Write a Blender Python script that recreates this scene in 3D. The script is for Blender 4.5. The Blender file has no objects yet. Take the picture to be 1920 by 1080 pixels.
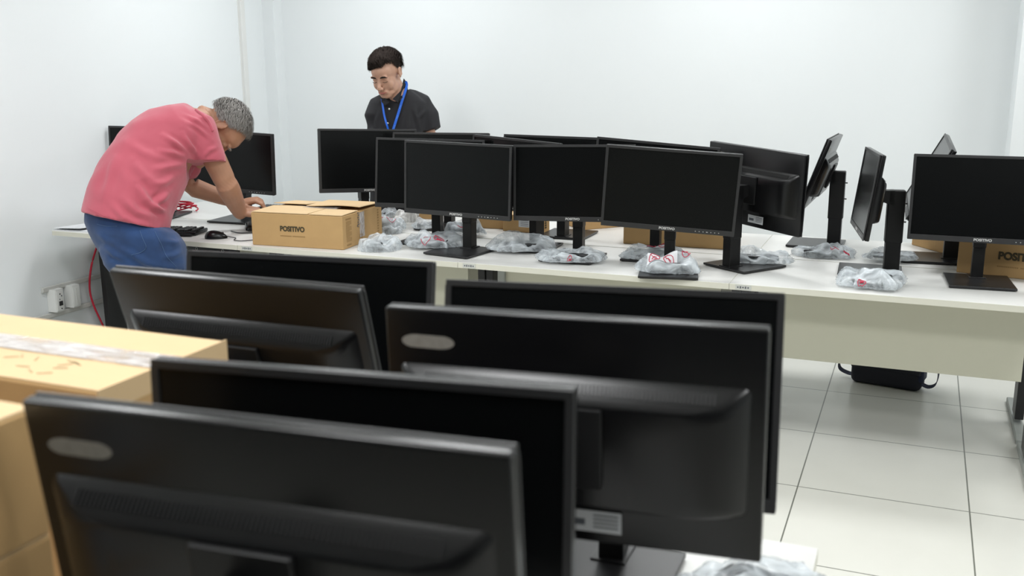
import bpy, bmesh, math, random
import numpy as np
from mathutils import Vector, Matrix, noise
from mathutils.bvhtree import BVHTree
R = math.radians
random.seed(7)
C = bpy.context.scene.collection
sc = bpy.context.scene

# ------------------------------------------------------------------ camera
F = 1866.7
yaw, pit, rol = 0.3892032, 0.2237352, -0.0046595
CAMZ = 1.60
fw = Vector((-math.sin(yaw)*math.cos(pit), math.cos(yaw)*math.cos(pit), -math.sin(pit)))
rt0 = Vector((math.cos(yaw), math.sin(yaw), 0)); up0 = rt0.cross(fw)
rt = rt0*math.cos(rol)+up0*math.sin(rol); up = -rt0*math.sin(rol)+up0*math.cos(rol)
EYE = Vector((0, 0, CAMZ))
cd = bpy.data.cameras.new('camera'); cam = bpy.data.objects.new('camera', cd); C.objects.link(cam)
cam.matrix_world = Matrix(((rt.x, up.x, -fw.x, 0), (rt.y, up.y, -fw.y, 0), (rt.z, up.z, -fw.z, CAMZ), (0, 0, 0, 1)))
cd.sensor_width = 36; cd.lens = 36*F/1920; cd.clip_start = 0.05; cd.clip_end = 50
cd.dof.use_dof = True; cd.dof.focus_distance = 4.7; cd.dof.aperture_fstop = 4.2
sc.camera = cam

def ray(px, py): return rt*((px-960)/F) - up*((py-540)/F) + fw
def atz(px, py, z): return EYE + ray(px, py)*z                     # point at camera depth z (measuring aid)
def onplane(px, py, h):                                            # point on the level plane z = h
    d = ray(px, py); return EYE + d*((h-CAMZ)/d.z)
def onwall(px, py, X): d = ray(px, py); return EYE + d*(X/d.x)
DESK = 0.74

# ------------------------------------------------------------------ materials
def mat(name, col, rough=0.5, metal=0.0, spec=0.5, noise_amt=0.0, noise_scale=20.0, bump=0.0, bump_scale=200.0, coat=0.0, sheen=0.0, stretch=None):
    m = bpy.data.materials.new(name); m.use_nodes = True
    nt = m.node_tree; b = nt.nodes['Principled BSDF']
    b.inputs['Base Color'].default_value = (*col, 1); b.inputs['Roughness'].default_value = rough
    b.inputs['Metallic'].default_value = metal; b.inputs['Specular IOR Level'].default_value = spec
    b.inputs['Coat Weight'].default_value = coat; b.inputs['Sheen Weight'].default_value = sheen
    tc = nt.nodes.new('ShaderNodeTexCoord'); mp = nt.nodes.new('ShaderNodeMapping')
    nt.links.new(tc.outputs['Object'], mp.inputs['Vector'])
    if stretch: mp.inputs['Scale'].default_value = stretch
    if noise_amt:
        n = nt.nodes.new('ShaderNodeTexNoise'); n.inputs['Scale'].default_value = noise_scale; n.inputs['Detail'].default_value = 5
        nt.links.new(mp.outputs['Vector'], n.inputs['Vector'])
        mx = nt.nodes.new('ShaderNodeMix'); mx.data_type = 'RGBA'
        mx.inputs[6].default_value = (*[c*(1-noise_amt) for c in col], 1); mx.inputs[7].default_value = (*[min(1, c*(1+noise_amt)) for c in col], 1)
        nt.links.new(n.outputs['Fac'], mx.inputs[0]); nt.links.new(mx.outputs[2], b.inputs['Base Color'])
    if bump:
        n = nt.nodes.new('ShaderNodeTexNoise'); n.inputs['Scale'].default_value = bump_scale; n.inputs['Detail'].default_value = 4
        nt.links.new(mp.outputs['Vector'], n.inputs['Vector'])
        bp = nt.nodes.new('ShaderNodeBump'); bp.inputs['Strength'].default_value = bump; bp.inputs['Distance'].default_value = 0.002
        nt.links.new(n.outputs['Fac'], bp.inputs['Height']); nt.links.new(bp.outputs['Normal'], b.inputs['Normal'])
    return m

M = {}
M['wall'] = mat('wall_paint', (.79, .825, .835), .65, noise_amt=.012, noise_scale=3, bump=.05, bump_scale=300)
M['darkwall'] = mat('wall_darkened_for_reflections', (.13, .14, .15), .7)  # invented dark tone for the unseen rear wall, keeps reflections in black plastic dim
M['ceiling'] = mat('ceiling_paint', (.90, .92, .93), .8)
M['plastic'] = mat('black_plastic', (.007, .007, .0075), .42, spec=.35, bump=.12, bump_scale=900)
M['plastic_s'] = mat('satin_black_plastic', (.0035, .0035, .004), .26, spec=.42, bump=.05, bump_scale=900)
M['bezel'] = mat('bezel_plastic', (.020, .020, .021), .42)
M['screen'] = mat('screen_panel', (.003, .0034, .0036), .24, spec=.20)
M['base'] = mat('powder_coated_base', (.012, .012, .013), .32, bump=.1, bump_scale=1200)
M['silver'] = mat('silver_print', (.55, .55, .54), .5)
M['desktop'] = mat('white_laminate', (.74, .74, .715), .38, noise_amt=.035, noise_scale=9, stretch=(1, 12, 1))
M['edge'] = mat('cream_edge_band', (.66, .65, .56), .5)
M['panel'] = mat('cream_laminate', (.60, .59, .48), .6, noise_amt=.02, noise_scale=12)
M['steel_b'] = mat('black_steel', (.012, .012, .013), .45)
M['steel_g'] = mat('grey_steel', (.33, .35, .33), .45)
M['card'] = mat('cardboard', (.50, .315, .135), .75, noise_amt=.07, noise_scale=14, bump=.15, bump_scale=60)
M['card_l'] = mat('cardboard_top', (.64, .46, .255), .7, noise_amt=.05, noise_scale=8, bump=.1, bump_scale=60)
M['ink'] = mat('box_ink', (.06, .045, .02), .7)
M['ink_f'] = mat('faint_box_ink', (.33, .20, .075), .75)
M['ink_g'] = mat('faded_top_print', (.46, .36, .20), .75)
M['label'] = mat('paper_label', (.70, .72, .74), .55, noise_amt=.03)
M['badge'] = mat('worn_badge', (.27, .25, .22), .6, noise_amt=.3, noise_scale=90)
M['labelink'] = mat('label_ink', (.12, .13, .15), .6)
M['tag'] = mat('grey_tag', (.55, .56, .52), .5)
M['red'] = mat('red_ink', (.55, .015, .06), .5)
M['redcable'] = mat('red_cable', (.55, .01, .04), .4)
M['cable'] = mat('black_cable', (.015, .016, .018), .45)
M['white_pl'] = mat('white_plastic', (.74, .75, .73), .4)
M['trim'] = mat('grey_white_trim', (.60, .60, .57), .5)
M['pink'] = mat('pink_cotton', (.47, .088, .125), .85, noise_amt=.10, noise_scale=7, bump=.35, bump_scale=500, sheen=.3)
M['blackshirt'] = mat('black_cotton', (.012, .012, .015), .8, noise_amt=.15, noise_scale=30, bump=.4, bump_scale=500)
M['jeans'] = mat('blue_denim', (.013, .047, .145), .85, noise_amt=.85, noise_scale=6.5, bump=.4, bump_scale=700, sheen=.2)
M['thread'] = mat('jeans_stitching', (.07, .13, .25), .8)
M['skin'] = mat('skin', (.40, .205, .125), .55, noise_amt=.14, noise_scale=18, bump=.08, bump_scale=250)
M['skin2'] = mat('skin_fair', (.58, .335, .235), .48, noise_amt=.06, noise_scale=18, bump=.05, bump_scale=250)
M['lip'] = mat('lips', (.42, .14, .11), .45)
M['eye'] = mat('eye', (.04, .025, .02), .2)
M['hair_g'] = mat('grey_hair', (.25, .235, .22), .75, spec=.25, noise_amt=.5, noise_scale=60)
M['hair_d'] = mat('dark_hair', (.024, .017, .014), .8, spec=.15, noise_amt=.5, noise_scale=60)
M['lanyard'] = mat('blue_lanyard', (.006, .13, .70), .5)
M['lanyard_p'] = mat('lanyard_print', (.25, .50, .85), .5)
M['bagcloth'] = mat('dark_nylon', (.010, .011, .020), .7, bump=.4, bump_scale=200)
M['strap'] = mat('navy_strap', (.012, .018, .05), .7)
M['shoe'] = mat('dark_leather', (.02, .018, .016), .5)
for k in ('skin', 'skin2'):
    b = M[k].node_tree.nodes['Principled BSDF']
    b.inputs['Subsurface Weight'].default_value = .08; b.inputs['Subsurface Radius'].default_value = (.02, .008, .005); b.inputs['Subsurface Scale'].default_value = .3
# clear, crumpled polythene
def plastic_bag(name, lo, hi, tint, scale):
    m = bpy.data.materials.new(name); m.use_nodes = True; nt = m.node_tree; b = nt.nodes['Principled BSDF']
    b.inputs['Base Color'].default_value = (*tint, 1); b.inputs['Roughness'].default_value = .16
    mp = nt.nodes.new('ShaderNodeMapping'); mp.inputs['Scale'].default_value = (1, 2.6, 1.5); mp.inputs['Rotation'].default_value = (0, 0, .5)
    tr = nt.nodes.new('ShaderNodeBsdfTransparent'); mx = nt.nodes.new('ShaderNodeMixShader')
    tc = nt.nodes.new('ShaderNodeTexCoord'); n = nt.nodes.new('ShaderNodeTexNoise'); n.inputs['Scale'].default_value = scale; n.inputs['Detail'].default_value = 5; n.inputs['Roughness'].default_value = .45; n.inputs['Distortion'].default_value = 1.2
    cr = nt.nodes.new('ShaderNodeMapRange'); cr.inputs['From Min'].default_value = .35; cr.inputs['From Max'].default_value = .65; cr.inputs['To Min'].default_value = lo; cr.inputs['To Max'].default_value = hi
    bp = nt.nodes.new('ShaderNodeBump'); bp.inputs['Strength'].default_value = .9; bp.inputs['Distance'].default_value = .012
    L = nt.links
    L.new(tc.outputs['Object'], mp.inputs[0]); L.new(mp.outputs[0], n.inputs['Vector']); L.new(n.outputs['Fac'], cr.inputs['Value']); L.new(n.outputs['Fac'], bp.inputs['Height']); L.new(bp.outputs['Normal'], b.inputs['Normal'])
    L.new(cr.outputs['Result'], mx.inputs[0]); L.new(tr.outputs[0], mx.inputs[1]); L.new(b.outputs[0], mx.inputs[2])
    L.new(mx.outputs[0], nt.nodes['Material Output'].inputs['Surface'])
    return m
M['poly'] = plastic_bag('clear_polythene', .22, .74, (.80, .86, .90), 9)
M['tape'] = plastic_bag('clear_tape_film', .30, .75, (.72, .68, .66), 14)
M['polyw'] = plastic_bag('white_polythene', .6, .98, (.80, .80, .78), 20)
# floor tiles
def floor_mat():
    m = bpy.data.materials.new('floor_tiles'); m.use_nodes = True; nt = m.node_tree; b = nt.nodes['Principled BSDF']; L = nt.links
    tc = nt.nodes.new('ShaderNodeTexCoord'); sp = nt.nodes.new('ShaderNodeSeparateXYZ'); L.new(tc.outputs['Object'], sp.inputs[0])
    def math_(op, a, bb, c=None):
        n = nt.nodes.new('ShaderNodeMath'); n.operation = op
        for i, v in enumerate((a, bb, c)):
            if v is None: continue
            if isinstance(v, (int, float)): n.inputs[i].default_value = v
            else: L.new(v, n.inputs[i])
        return n.outputs[0]
    def line(o, off, s):
        t = math_('DIVIDE', math_('SUBTRACT', o, off), s); t = math_('FRACT', t, None)
        t = math_('ABSOLUTE', math_('SUBTRACT', t, .5), None); return math_('GREATER_THAN', t, .5-.0026/s)
    gx = line(sp.outputs[0], -.339, .604); gy = line(sp.outputs[1], 3.716, .612)
    g = math_('MAXIMUM', gx, gy)
    n = nt.nodes.new('ShaderNodeTexNoise'); n.inputs['Scale'].default_value = 4; n.inputs['Detail'].default_value = 6; L.new(tc.outputs['Object'], n.inputs['Vector'])
    mx = nt.nodes.new('ShaderNodeMix'); mx.data_type = 'RGBA'; mx.inputs[6].default_value = (.66, .655, .60, 1); mx.inputs[7].default_value = (.73, .725, .67, 1); L.new(n.outputs['Fac'], mx.inputs[0])
    m2 = nt.nodes.new('ShaderNodeMix'); m2.data_type = 'RGBA'; m2.inputs[7].default_value = (.16, .165, .14, 1); L.new(mx.outputs[2], m2.inputs[6]); L.new(g, m2.inputs[0])
    L.new(m2.outputs[2], b.inputs['Base Color']); b.inputs['Roughness'].default_value = .28
    return m
M['floor'] = floor_mat()
def emis(name, col, s):
    m = bpy.data.materials.new(name); m.use_nodes = True; b = m.node_tree.nodes['Principled BSDF']
    b.inputs['Base Color'].default_value = (.8, .8, .8, 1); b.inputs['Emission Color'].default_value = (*col, 1); b.inputs['Emission Strength'].default_value = s
    return m
M['lamp'] = emis('lit_diffuser', (1, .985, .96), 2.2)

# ------------------------------------------------------------------ mesh helpers
def new_bm(): return bmesh.new()
def add_box(bm, c, s, m=None, bev=0.0, seg=2):
    t = bmesh.new(); bmesh.ops.create_cube(t, size=1)
    bmesh.ops.scale(t, vec=Vector(s), verts=t.verts)
    if bev: bmesh.ops.bevel(t, geom=t.edges[:], offset=bev, segments=seg, affect='EDGES', profile=.5)
    bmesh.ops.translate(t, vec=Vector(c), verts=t.verts)
    if m is not None: bmesh.ops.transform(t, matrix=m, verts=t.verts)
    merge(bm, t); return bm
def merge(bm, t):
    me = bpy.data.meshes.new('t'); t.to_mesh(me); bm.from_mesh(me); bpy.data.meshes.remove(me); t.free()
def add_prism(bm, pts, z0, z1, m=None):
    t = bmesh.new(); a = [t.verts.new((x, y, z0)) for x, y in pts]; b = [t.verts.new((x, y, z1)) for x, y in pts]; n = len(pts)
    t.faces.new(a[::-1]); t.faces.new(b)
    for i in range(n): t.faces.new((a[i], a[(i+1) % n], b[(i+1) % n], b[i]))
    bmesh.ops.recalc_face_normals(t, faces=t.faces)
    if m is not None: bmesh.ops.transform(t, matrix=m, verts=t.verts)
    merge(bm, t)
def add_loft(bm, rings, close=True):
    t = bmesh.new(); vs = [[t.verts.new(p) for p in r] for r in rings]; n = len(rings[0])
    for i in range(len(rings)-1):
        for j in range(n): t.faces.new((vs[i][j], vs[i][(j+1) % n], vs[i+1][(j+1) % n], vs[i+1][j]))
    if close: t.faces.new(vs[0][::-1]); t.faces.new(vs[-1])
    bmesh.ops.recalc_face_normals(t, faces=t.faces); merge(bm, t)
def add_ell(bm, c, r, m=None, sub=3):
    t = bmesh.new(); bmesh.ops.create_icosphere(t, subdivisions=sub, radius=1)
    bmesh.ops.scale(t, vec=Vector(r), verts=t.verts)
    mm = Matrix.Translation(Vector(c)) @ (m.to_4x4() if m is not None else Matrix())
    bmesh.ops.transform(t, matrix=mm, verts=t.verts); merge(bm, t)
def frame_z(d, hint=(0, 0, 1)):
    d = Vector(d).normalized(); h = Vector(hint)
    if abs(d.dot(h)) > .95: h = Vector((1, 0, 0))
    x = h.cross(d).normalized(); y = d.cross(x); return x, y, d
def add_tube(bm, pts, rad, n=16, caps=True):
    pts = [Vector(p) for p in pts]; rings = []
    for i, p in enumerate(pts):
        d = (pts[min(i+1, len(pts)-1)]-pts[max(i-1, 0)]); x, y, _ = frame_z(d)
        r = rad[i] if isinstance(rad, (list, tuple)) else rad
        rings.append([p + x*math.cos(2*math.pi*k/n)*r + y*math.sin(2*math.pi*k/n)*r for k in range(n)])
    add_loft(bm, rings)
    if caps:
        for i in (0, -1): add_ell(bm, pts[i], ((rad[i] if isinstance(rad, (list, tuple)) else rad),)*3, sub=2)
def spline(pts, n=8):
    pts = [Vector(p) for p in pts]; out = []
    for i in range(len(pts)-1):
        p0, p1, p2, p3 = pts[max(i-1, 0)], pts[i], pts[i+1], pts[min(i+2, len(pts)-1)]
        for k in range(n):
            t = k/n; out.append(.5*((2*p1)+(p2-p0)*t+(2*p0-5*p1+4*p2-p3)*t*t+(3*p1-p0-3*p2+p3)*t**3))
    out.append(pts[-1]); return out

def obj(name, bm, m, parent=None, mw=None, smooth=None, me=None):
    if me is None:
        me = bpy.data.meshes.new(name); bm.to_mesh(me); bm.free()
        if smooth is not None:
            for p in me.polygons: p.use_smooth = True
            if smooth < 180: me.set_sharp_from_angle(angle=R(smooth))
        for x in (m if isinstance(m, (list, tuple)) else [m]): me.materials.append(x)
    o = bpy.data.objects.new(name, me); C.objects.link(o)
    if parent is not None: o.parent = parent
    if mw is not None: o.matrix_local = mw
    return o
def tag(o, label, cat, group=None):
    o['label'] = label; o['category'] = cat
    if group: o['group'] = group
    return o
def empty(name, label, cat, mw, group=None):
    o = bpy.data.objects.new(name, None); C.objects.link(o); o.empty_display_size = .1
    o.matrix_world = mw; return tag(o, label, cat, group)
def struct(o): o['kind'] = 'structure'; return o
def T(x, y, z, rz=0): return Matrix.Translation((x, y, z)) @ Matrix.Rotation(rz, 4, 'Z')
RX90 = Matrix.Rotation(R(90), 4, 'X')
TXT = {}
def text(name, s, size, m, parent, mw, bold=0.0, sx=1.0):
    cu = bpy.data.curves.new(name, 'FONT'); cu.body = s; cu.size = size; cu.extrude = .0003; cu.offset = bold*size
    cu.align_x = 'CENTER'; cu.align_y = 'CENTER'; cu.materials.append(m)
    key = (s, size, m.name, bold)
    if key not in TXT:
        t = bpy.data.objects.new('t', cu); C.objects.link(t); bpy.context.view_layer.update()
        TXT[key] = bpy.data.meshes.new_from_object(t.evaluated_get(bpy.context.evaluated_depsgraph_get())); bpy.data.objects.remove(t)
        if not TXT[key].materials: TXT[key].materials.append(m)
    return obj(name, None, None, parent, mw @ Matrix.Diagonal((sx, 1, 1, 1)), me=TXT[key])

# ------------------------------------------------------------------ room
WX, WY, CEIL = -4.30, 6.05, 2.85
XR, YB = 3.6, -5.0
def slab(name, x0, x1, y0, y1, z0, z1, m):
    b = new_bm(); add_box(b, ((x0+x1)/2, (y0+y1)/2, (z0+z1)/2), (x1-x0, y1-y0, z1-z0)); return struct(obj(name, b, m))
slab('floor', WX-.2, XR+.2, YB-.2, WY+.2, -.1, 0, M['floor'])
slab('ceiling', WX-.2, XR+.2, YB-.2, WY+.2, CEIL, CEIL+.1, M['ceiling'])
slab('wall_left', WX-.15, WX, YB, WY, 0, CEIL, M['wall'])
slab('wall_back', WX-.15, XR+.15, WY, WY+.15, 0, CEIL, M['wall'])
slab('wall_right', XR, XR+.15, YB, WY, 0, CEIL, M['wall'])
slab('wall_rear', WX-.15, XR+.15, YB-.15, YB, 0, CEIL, M['darkwall'])
slab('wall_pilaster_left', WX, WX+.095, WY-.10, WY, 0, CEIL, M['wall'])
slab('wall_pilaster_right', .418, .95, WY-.33, WY, 0, CEIL, M['wall'])

def raceway(name, pts_y, z, h, d):
    b = new_bm(); y0, y1 = pts_y
    add_box(b, (WX+d/2, (y0+y1)/2, z), (d, y1-y0, h), bev=.003); add_box(b, (WX+d*.3, (y0+y1)/2, z-h*.5-.002), (d*.6, y1-y0, .004))
    return struct(obj(name, b, M['trim']))
raceway('trim_1', (3.845, 5.9), .418, .024, .018)
raceway('trim_2', (2.2, 5.9), .272, .024, .018)
b = new_bm(); add_box(b, (WX+.011, 5.71, 1.95), (.022, .045, 1.8), bev=.004); add_box(b, (WX+.002, 5.71, 1.95), (.004, .056, 1.8)); struct(obj('trim_3', b, M['white_pl']))

def outlet(y, label, socket):
    r = empty('wall_outlet', label, 'outlet', T(WX, y, .352), 'surface wall boxes')
    b = new_bm(); pts = [(0, -.036), (.05, -.030), (.055, -.026), (.055, .026), (.05, .030), (0, .036)]
    add_prism(b, pts, -.062, .062); bmesh.ops.bevel(b, geom=b.edges[:], offset=.002, segments=2, affect='EDGES'); obj('housing', b, M['white_pl'], r, smooth=35)
    b = new_bm(); add_box(b, (.0565, 0, 0), (.003, .046, .108), bev=.001); f = obj('face_plate', b, M['white_pl'], r, smooth=35)
    if socket:
        b = new_bm(); add_box(b, (.0585, .002, -.016), (.003, .024, .024)); obj('socket', b, M['steel_b'], f)
        for zz, yy in ((.036, 0), (-.045, .004)):
            b = new_bm(); add_tube(b, [(.057, yy, zz), (.0595, yy, zz)], .0035, 10, False); obj('screw', b, M['steel_b'], f)
        b = new_bm(); add_box(b, (.0585, .010, .024), (.002, .006, .007)); add_box(b, (.0585, -.004, .007), (.002, .005, .006)); obj('marking', b, M['labelink'], f)
    else:
        b = new_bm(); add_box(b, (.0585, 0, .002), (.002, .003, .085)); obj('blank_cover', b, M['trim'], f)
outlet(3.915, 'white wall box with a black socket, lower end of the raceway', True)
outlet(4.03, 'blank white wall box right beside the socket box on left wall', False)

# ceiling lamps
LP = [(-3.1, 4.9), (-1.0, 4.9), (1.2, 4.9), (-3.1, 2.5), (-1.0, 2.5), (1.2, 2.5), (-3.1, .6), (-1.0, .6), (1.2, .6)]
for i, (x, y) in enumerate(LP):
    r = empty('ceiling_light', 'square flush ceiling light panel over the desk rows', 'light', T(x, y, CEIL), 'ceiling light panels')
    b = new_bm(); add_box(b, (0, 0, -.012), (.64, .64, .024), bev=.004); obj('frame', b, M['white_pl'], r)
    b = new_bm(); add_box(b, (0, 0, -.026), (.58, .58, .004)); obj('diffuser', b, M['lamp'], r)
    l = bpy.data.lights.new('panel_light', 'AREA'); l.shape = 'SQUARE'; l.size = .58; l.energy = 22.5; l.color = (.975, .99, 1)
    o = bpy.data.objects.new('panel_light', l); C.objects.link(o); o.location = (x, y, CEIL-.035)

# ------------------------------------------------------------------ desks
JX = [-4.218, -3.028, -1.851, -.664, .51]
def desk(x0, x1, y0, y1, label, front=True, group='white desks in the long double row', tagged=False, legs=True, beam=False):
    cx = (x0+x1)/2; w = x1-x0-.002; d = y1-y0-.003
    r = empty('desk', label, 'desk', T(cx, y0, 0), group)
    b = new_bm(); add_box(b, (0, d/2, DESK-.0125), (w, d, .025), bev=.0015); top = obj('desktop', b, M['desktop'], r)
    b = new_bm()
    add_box(b, (0, -.0004, DESK-.0128), (w-.002, .0018, .0235)); add_box(b, (0, d+.0004, DESK-.0128), (w-.002, .0018, .0235))
    for s in (-1, 1): add_box(b, (s*(w/2), d/2, DESK-.0128), (.0012, d-.002, .0235))
    obj('edge_band', b, M['edge'], top)
    ym = .29 if front else d-.29
    if not beam:
        b = new_bm(); add_box(b, (0, ym, .545), (w-.16, .018, .34), bev=.001); obj('modesty_panel', b, M['panel'], r)
    if beam:
        b = new_bm(); add_box(b, (.22, .06, DESK-.045), (.66, .03, .035))
        bmr = obj('support_beam', b, M['steel_b'], r)
        for q in (.12, .28, .34, .5):
            b = new_bm(); x = .0+q-.03
            t = spline([(x+.007*math.cos(a), .044, DESK-.045+.007*math.sin(a)) for a in [k*math.pi/4 for k in range(9)]], 2)
            add_tube(b, t, .0012, 6, False); obj('fixing_hole', b, M['steel_g'], bmr)
    for s in (-1, 1):
        xx = s*(w/2-.020)
        b = new_bm(); yc = ym+(.075 if front else -.075)
        add_box(b, (xx, yc, .385), (.036, .13, .66), bev=.003); add_box(b, (xx, d/2, DESK-.04), (.036, d-.34, .028), bev=.002)
        lg = obj('leg', b, M['steel_b'], r)
        b = new_bm(); hw = .019
        pr = [(-d/2+.01, 0), (d/2-.01, 0), (d/2-.01, .018), (d/2-.05, .034), (-d/2+.05, .034), (-d/2+.01, .018)]
        add_prism(b, [(q[0], q[1]) for q in pr], -hw, hw, Matrix.Translation((xx, d/2, .002)) @ Matrix(((0, 0, 1, 0), (1, 0, 0, 0), (0, 1, 0, 0), (0, 0, 0, 1))))
        obj('foot', b, M['steel_g'], lg)
        if front and s < 0 and not beam:
            b = new_bm(); add_box(b, (xx+.075, ym-.02, .56), (.035, .02, .3), bev=.002); obj('bracket', b, M['steel_g'], lg)
    if tagged:
        b = new_bm(); add_box(b, (-w/2+.055, -.0018, DESK-.0125), (.062, .0012, .021)); tg = obj('asset_tag', b, M['tag'], r)
        b = new_bm()
        for k in range(5): add_box(b, (-w/2+.034+k*.010, -.0026, DESK-.0125), (.006, .0008, .009 if k % 2 else .006))
        obj('asset_number', b, M['labelink'], tg)
    return r
FRONT_Y = 3.885
names = ['white desk at the left wall where the man in pink works', 'white desk under the opened carton and the pile of bags', 'white desk with the large forward-facing monitors in the middle of the front row', 'white desk at the right end with the dark bag beneath']
for i in range(4): desk(JX[i], JX[i+1], FRONT_Y, 4.478, names[i], True, tagged=(i > 0), beam=(i == 0))
names = ['white desk in the rear row next to the left wall', 'white desk in the rear row in front of the man in black', 'white desk in the rear row behind the middle monitors', 'white desk in the rear row at the right with a round grommet']
for i in range(4):
    dk = desk(JX[i], JX[i+1], 4.486, 5.10, names[i], False)
    if i == 3:
        b = new_bm(); add_tube(b, [(-.465, .095, DESK), (-.465, .095, DESK+.003)], .033, 28, False); obj('grommet', b, M['white_pl'], dk)
desk(-1.30, -.115, 1.142, 1.738, 'white desk nearest the camera, its corner showing at the lower right', False, 'white desks near the camera')
desk(-1.30, -.115, .545, 1.138, 'white desk under the nearest back-turned monitors', True, 'white desks near the camera')
desk(-2.49, -1.304, .545, 1.138, 'white desk under the cartons at the lower left', True, 'white desks near the camera')
desk(-2.49, -1.304, 1.142, 1.738, 'white desk behind the cartons at the lower left', False, 'white desks near the camera')

# ------------------------------------------------------------------ monitors
PW, PH, PD = .54, .333, .022
def housing_mesh():
    b = new_bm()
    add_box(b, (0, PD/2+.002, 0), (PW, PD-.004, PH), bev=.004, seg=3)
    def rr(hx, z0, z1, y, rad, n=7):
        o = []; 
        for cx, cz, a0 in ((hx-rad, z1-rad, 0), (-hx+rad, z1-rad, 90), (-hx+rad, z0+rad, 180), (hx-rad, z0+rad, 270)):
            for k in range(n): a = R(a0+90*k/(n-1)); o.append(Vector((cx+rad*math.cos(a), y, cz+rad*math.sin(a))))
        return o
    add_loft(b, [rr(.252, -.100, .086, PD-.003, .010), rr(.244, -.099, .080, PD+.008, .012), rr(.222, -.097, .063, PD+.024, .018), rr(.196, -.096, .056, PD+.0325, .022), rr(.165, -.093, .052, PD+.035, .020)])
    return b
def bezel_mesh():
    b = new_bm(); w, h = PW/2, PH/2; s, tp, bt = .011, .011, .021
    add_box(b, (0, .0, h-tp/2), (PW-.002, .005, tp), bev=.001); add_box(b, (0, .0, -h+bt/2), (PW-.002, .005, bt), bev=.001)
    for q in (-1, 1): add_box(b, (q*(w-s/2), .0, (bt-tp)/2), (s, .0048, PH-bt-tp+.004), bev=.001)
    return b
def shared(name, bm, m, smooth=None):
    me = bpy.data.meshes.new(name); bm.to_mesh(me); bm.free(); me.materials.append(m)
    if smooth:
        for p in me.polygons: p.use_smooth = True
        me.set_sharp_from_angle(angle=R(smooth))
    return me
SH = {}
SH['housing'] = shared('display_housing', housing_mesh(), M['plastic_s'], 35)
SH['bezel'] = shared('bezel', bezel_mesh(), M['bezel'])
b = new_bm(); add_box(b, (0, .0015, .005), (PW-.02, .002, PH-.030)); SH['screen'] = shared('screen', b, M['screen'])
b = new_bm()
for k in range(7): add_box(b, (.115+k*.0155, -.0028, -PH/2+.0095), ((.007 if k == 3 else .0032), .0008, .0026))
SH['buttons'] = shared('buttons', b, M['silver'])
b = new_bm()
for k in range(74): add_box(b, (-.204+k*.0056, PD+.018, .0715), (.0022, .018, .0012), m=Matrix.Translation((0, PD+.018, .0715)) @ Matrix.Rotation(R(-43), 4, 'X') @ Matrix.Translation((0, -PD-.018, -.0715)))
SH['vent'] = shared('vent_grille', b, M['plastic'])
b = new_bm(); add_box(b, (0, PD+.039, -.006), (.115, .008, .115), bev=.002); SH['mount'] = shared('mount_plate', b, M['plastic'])
b = new_bm()
pts = [(.0225*math.cos(a)*1.0+(.018 if math.cos(a) > 0 else -.018), .010*math.sin(a)) for a in [k*math.pi/8+.001 for k in range(16)]]
add_prism(b, pts, 0, .0008, Matrix.Translation((.205, PD-.0005, .118)) @ Matrix.Rotation(R(-90), 4, 'X')); SH['badge'] = shared('rear_badge', b, M['badge'])
b = new_bm(); add_box(b, (-.035, PD+.0025, -.132), (.085, .001, .033), bev=.0004); SH['rlabel'] = shared('rear_label', b, M['label'])
b = new_bm()
for k in range(4): add_box(b, (-.055, PD+.0032, -.122-k*.006), (.036, .0006, .0022))
add_box(b, (-.012, PD+.0032, -.134), (.026, .0006, .010)); SH['rprint'] = shared('rear_label_print', b, M['labelink'])
b = new_bm(); add_box(b, (0, -.08, .0075), (.24, .25, .009), bev=.0015); add_box(b, (0, -.08, .002), (.225, .235, .004)); add_box(b, (0, 0, .0135), (.062, .078, .004), bev=.001); SH['base'] = shared('base_plate', b, M['base'])
b = new_bm(); add_tube(b, [(0, 0, 0), (0, .008, 0)], .0028, 8, False); add_ell(b, (0, .009, 0), (.004, .003, .004), sub=1); SH['peg'] = shared('cable_peg', b, M['plastic'])

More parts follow.
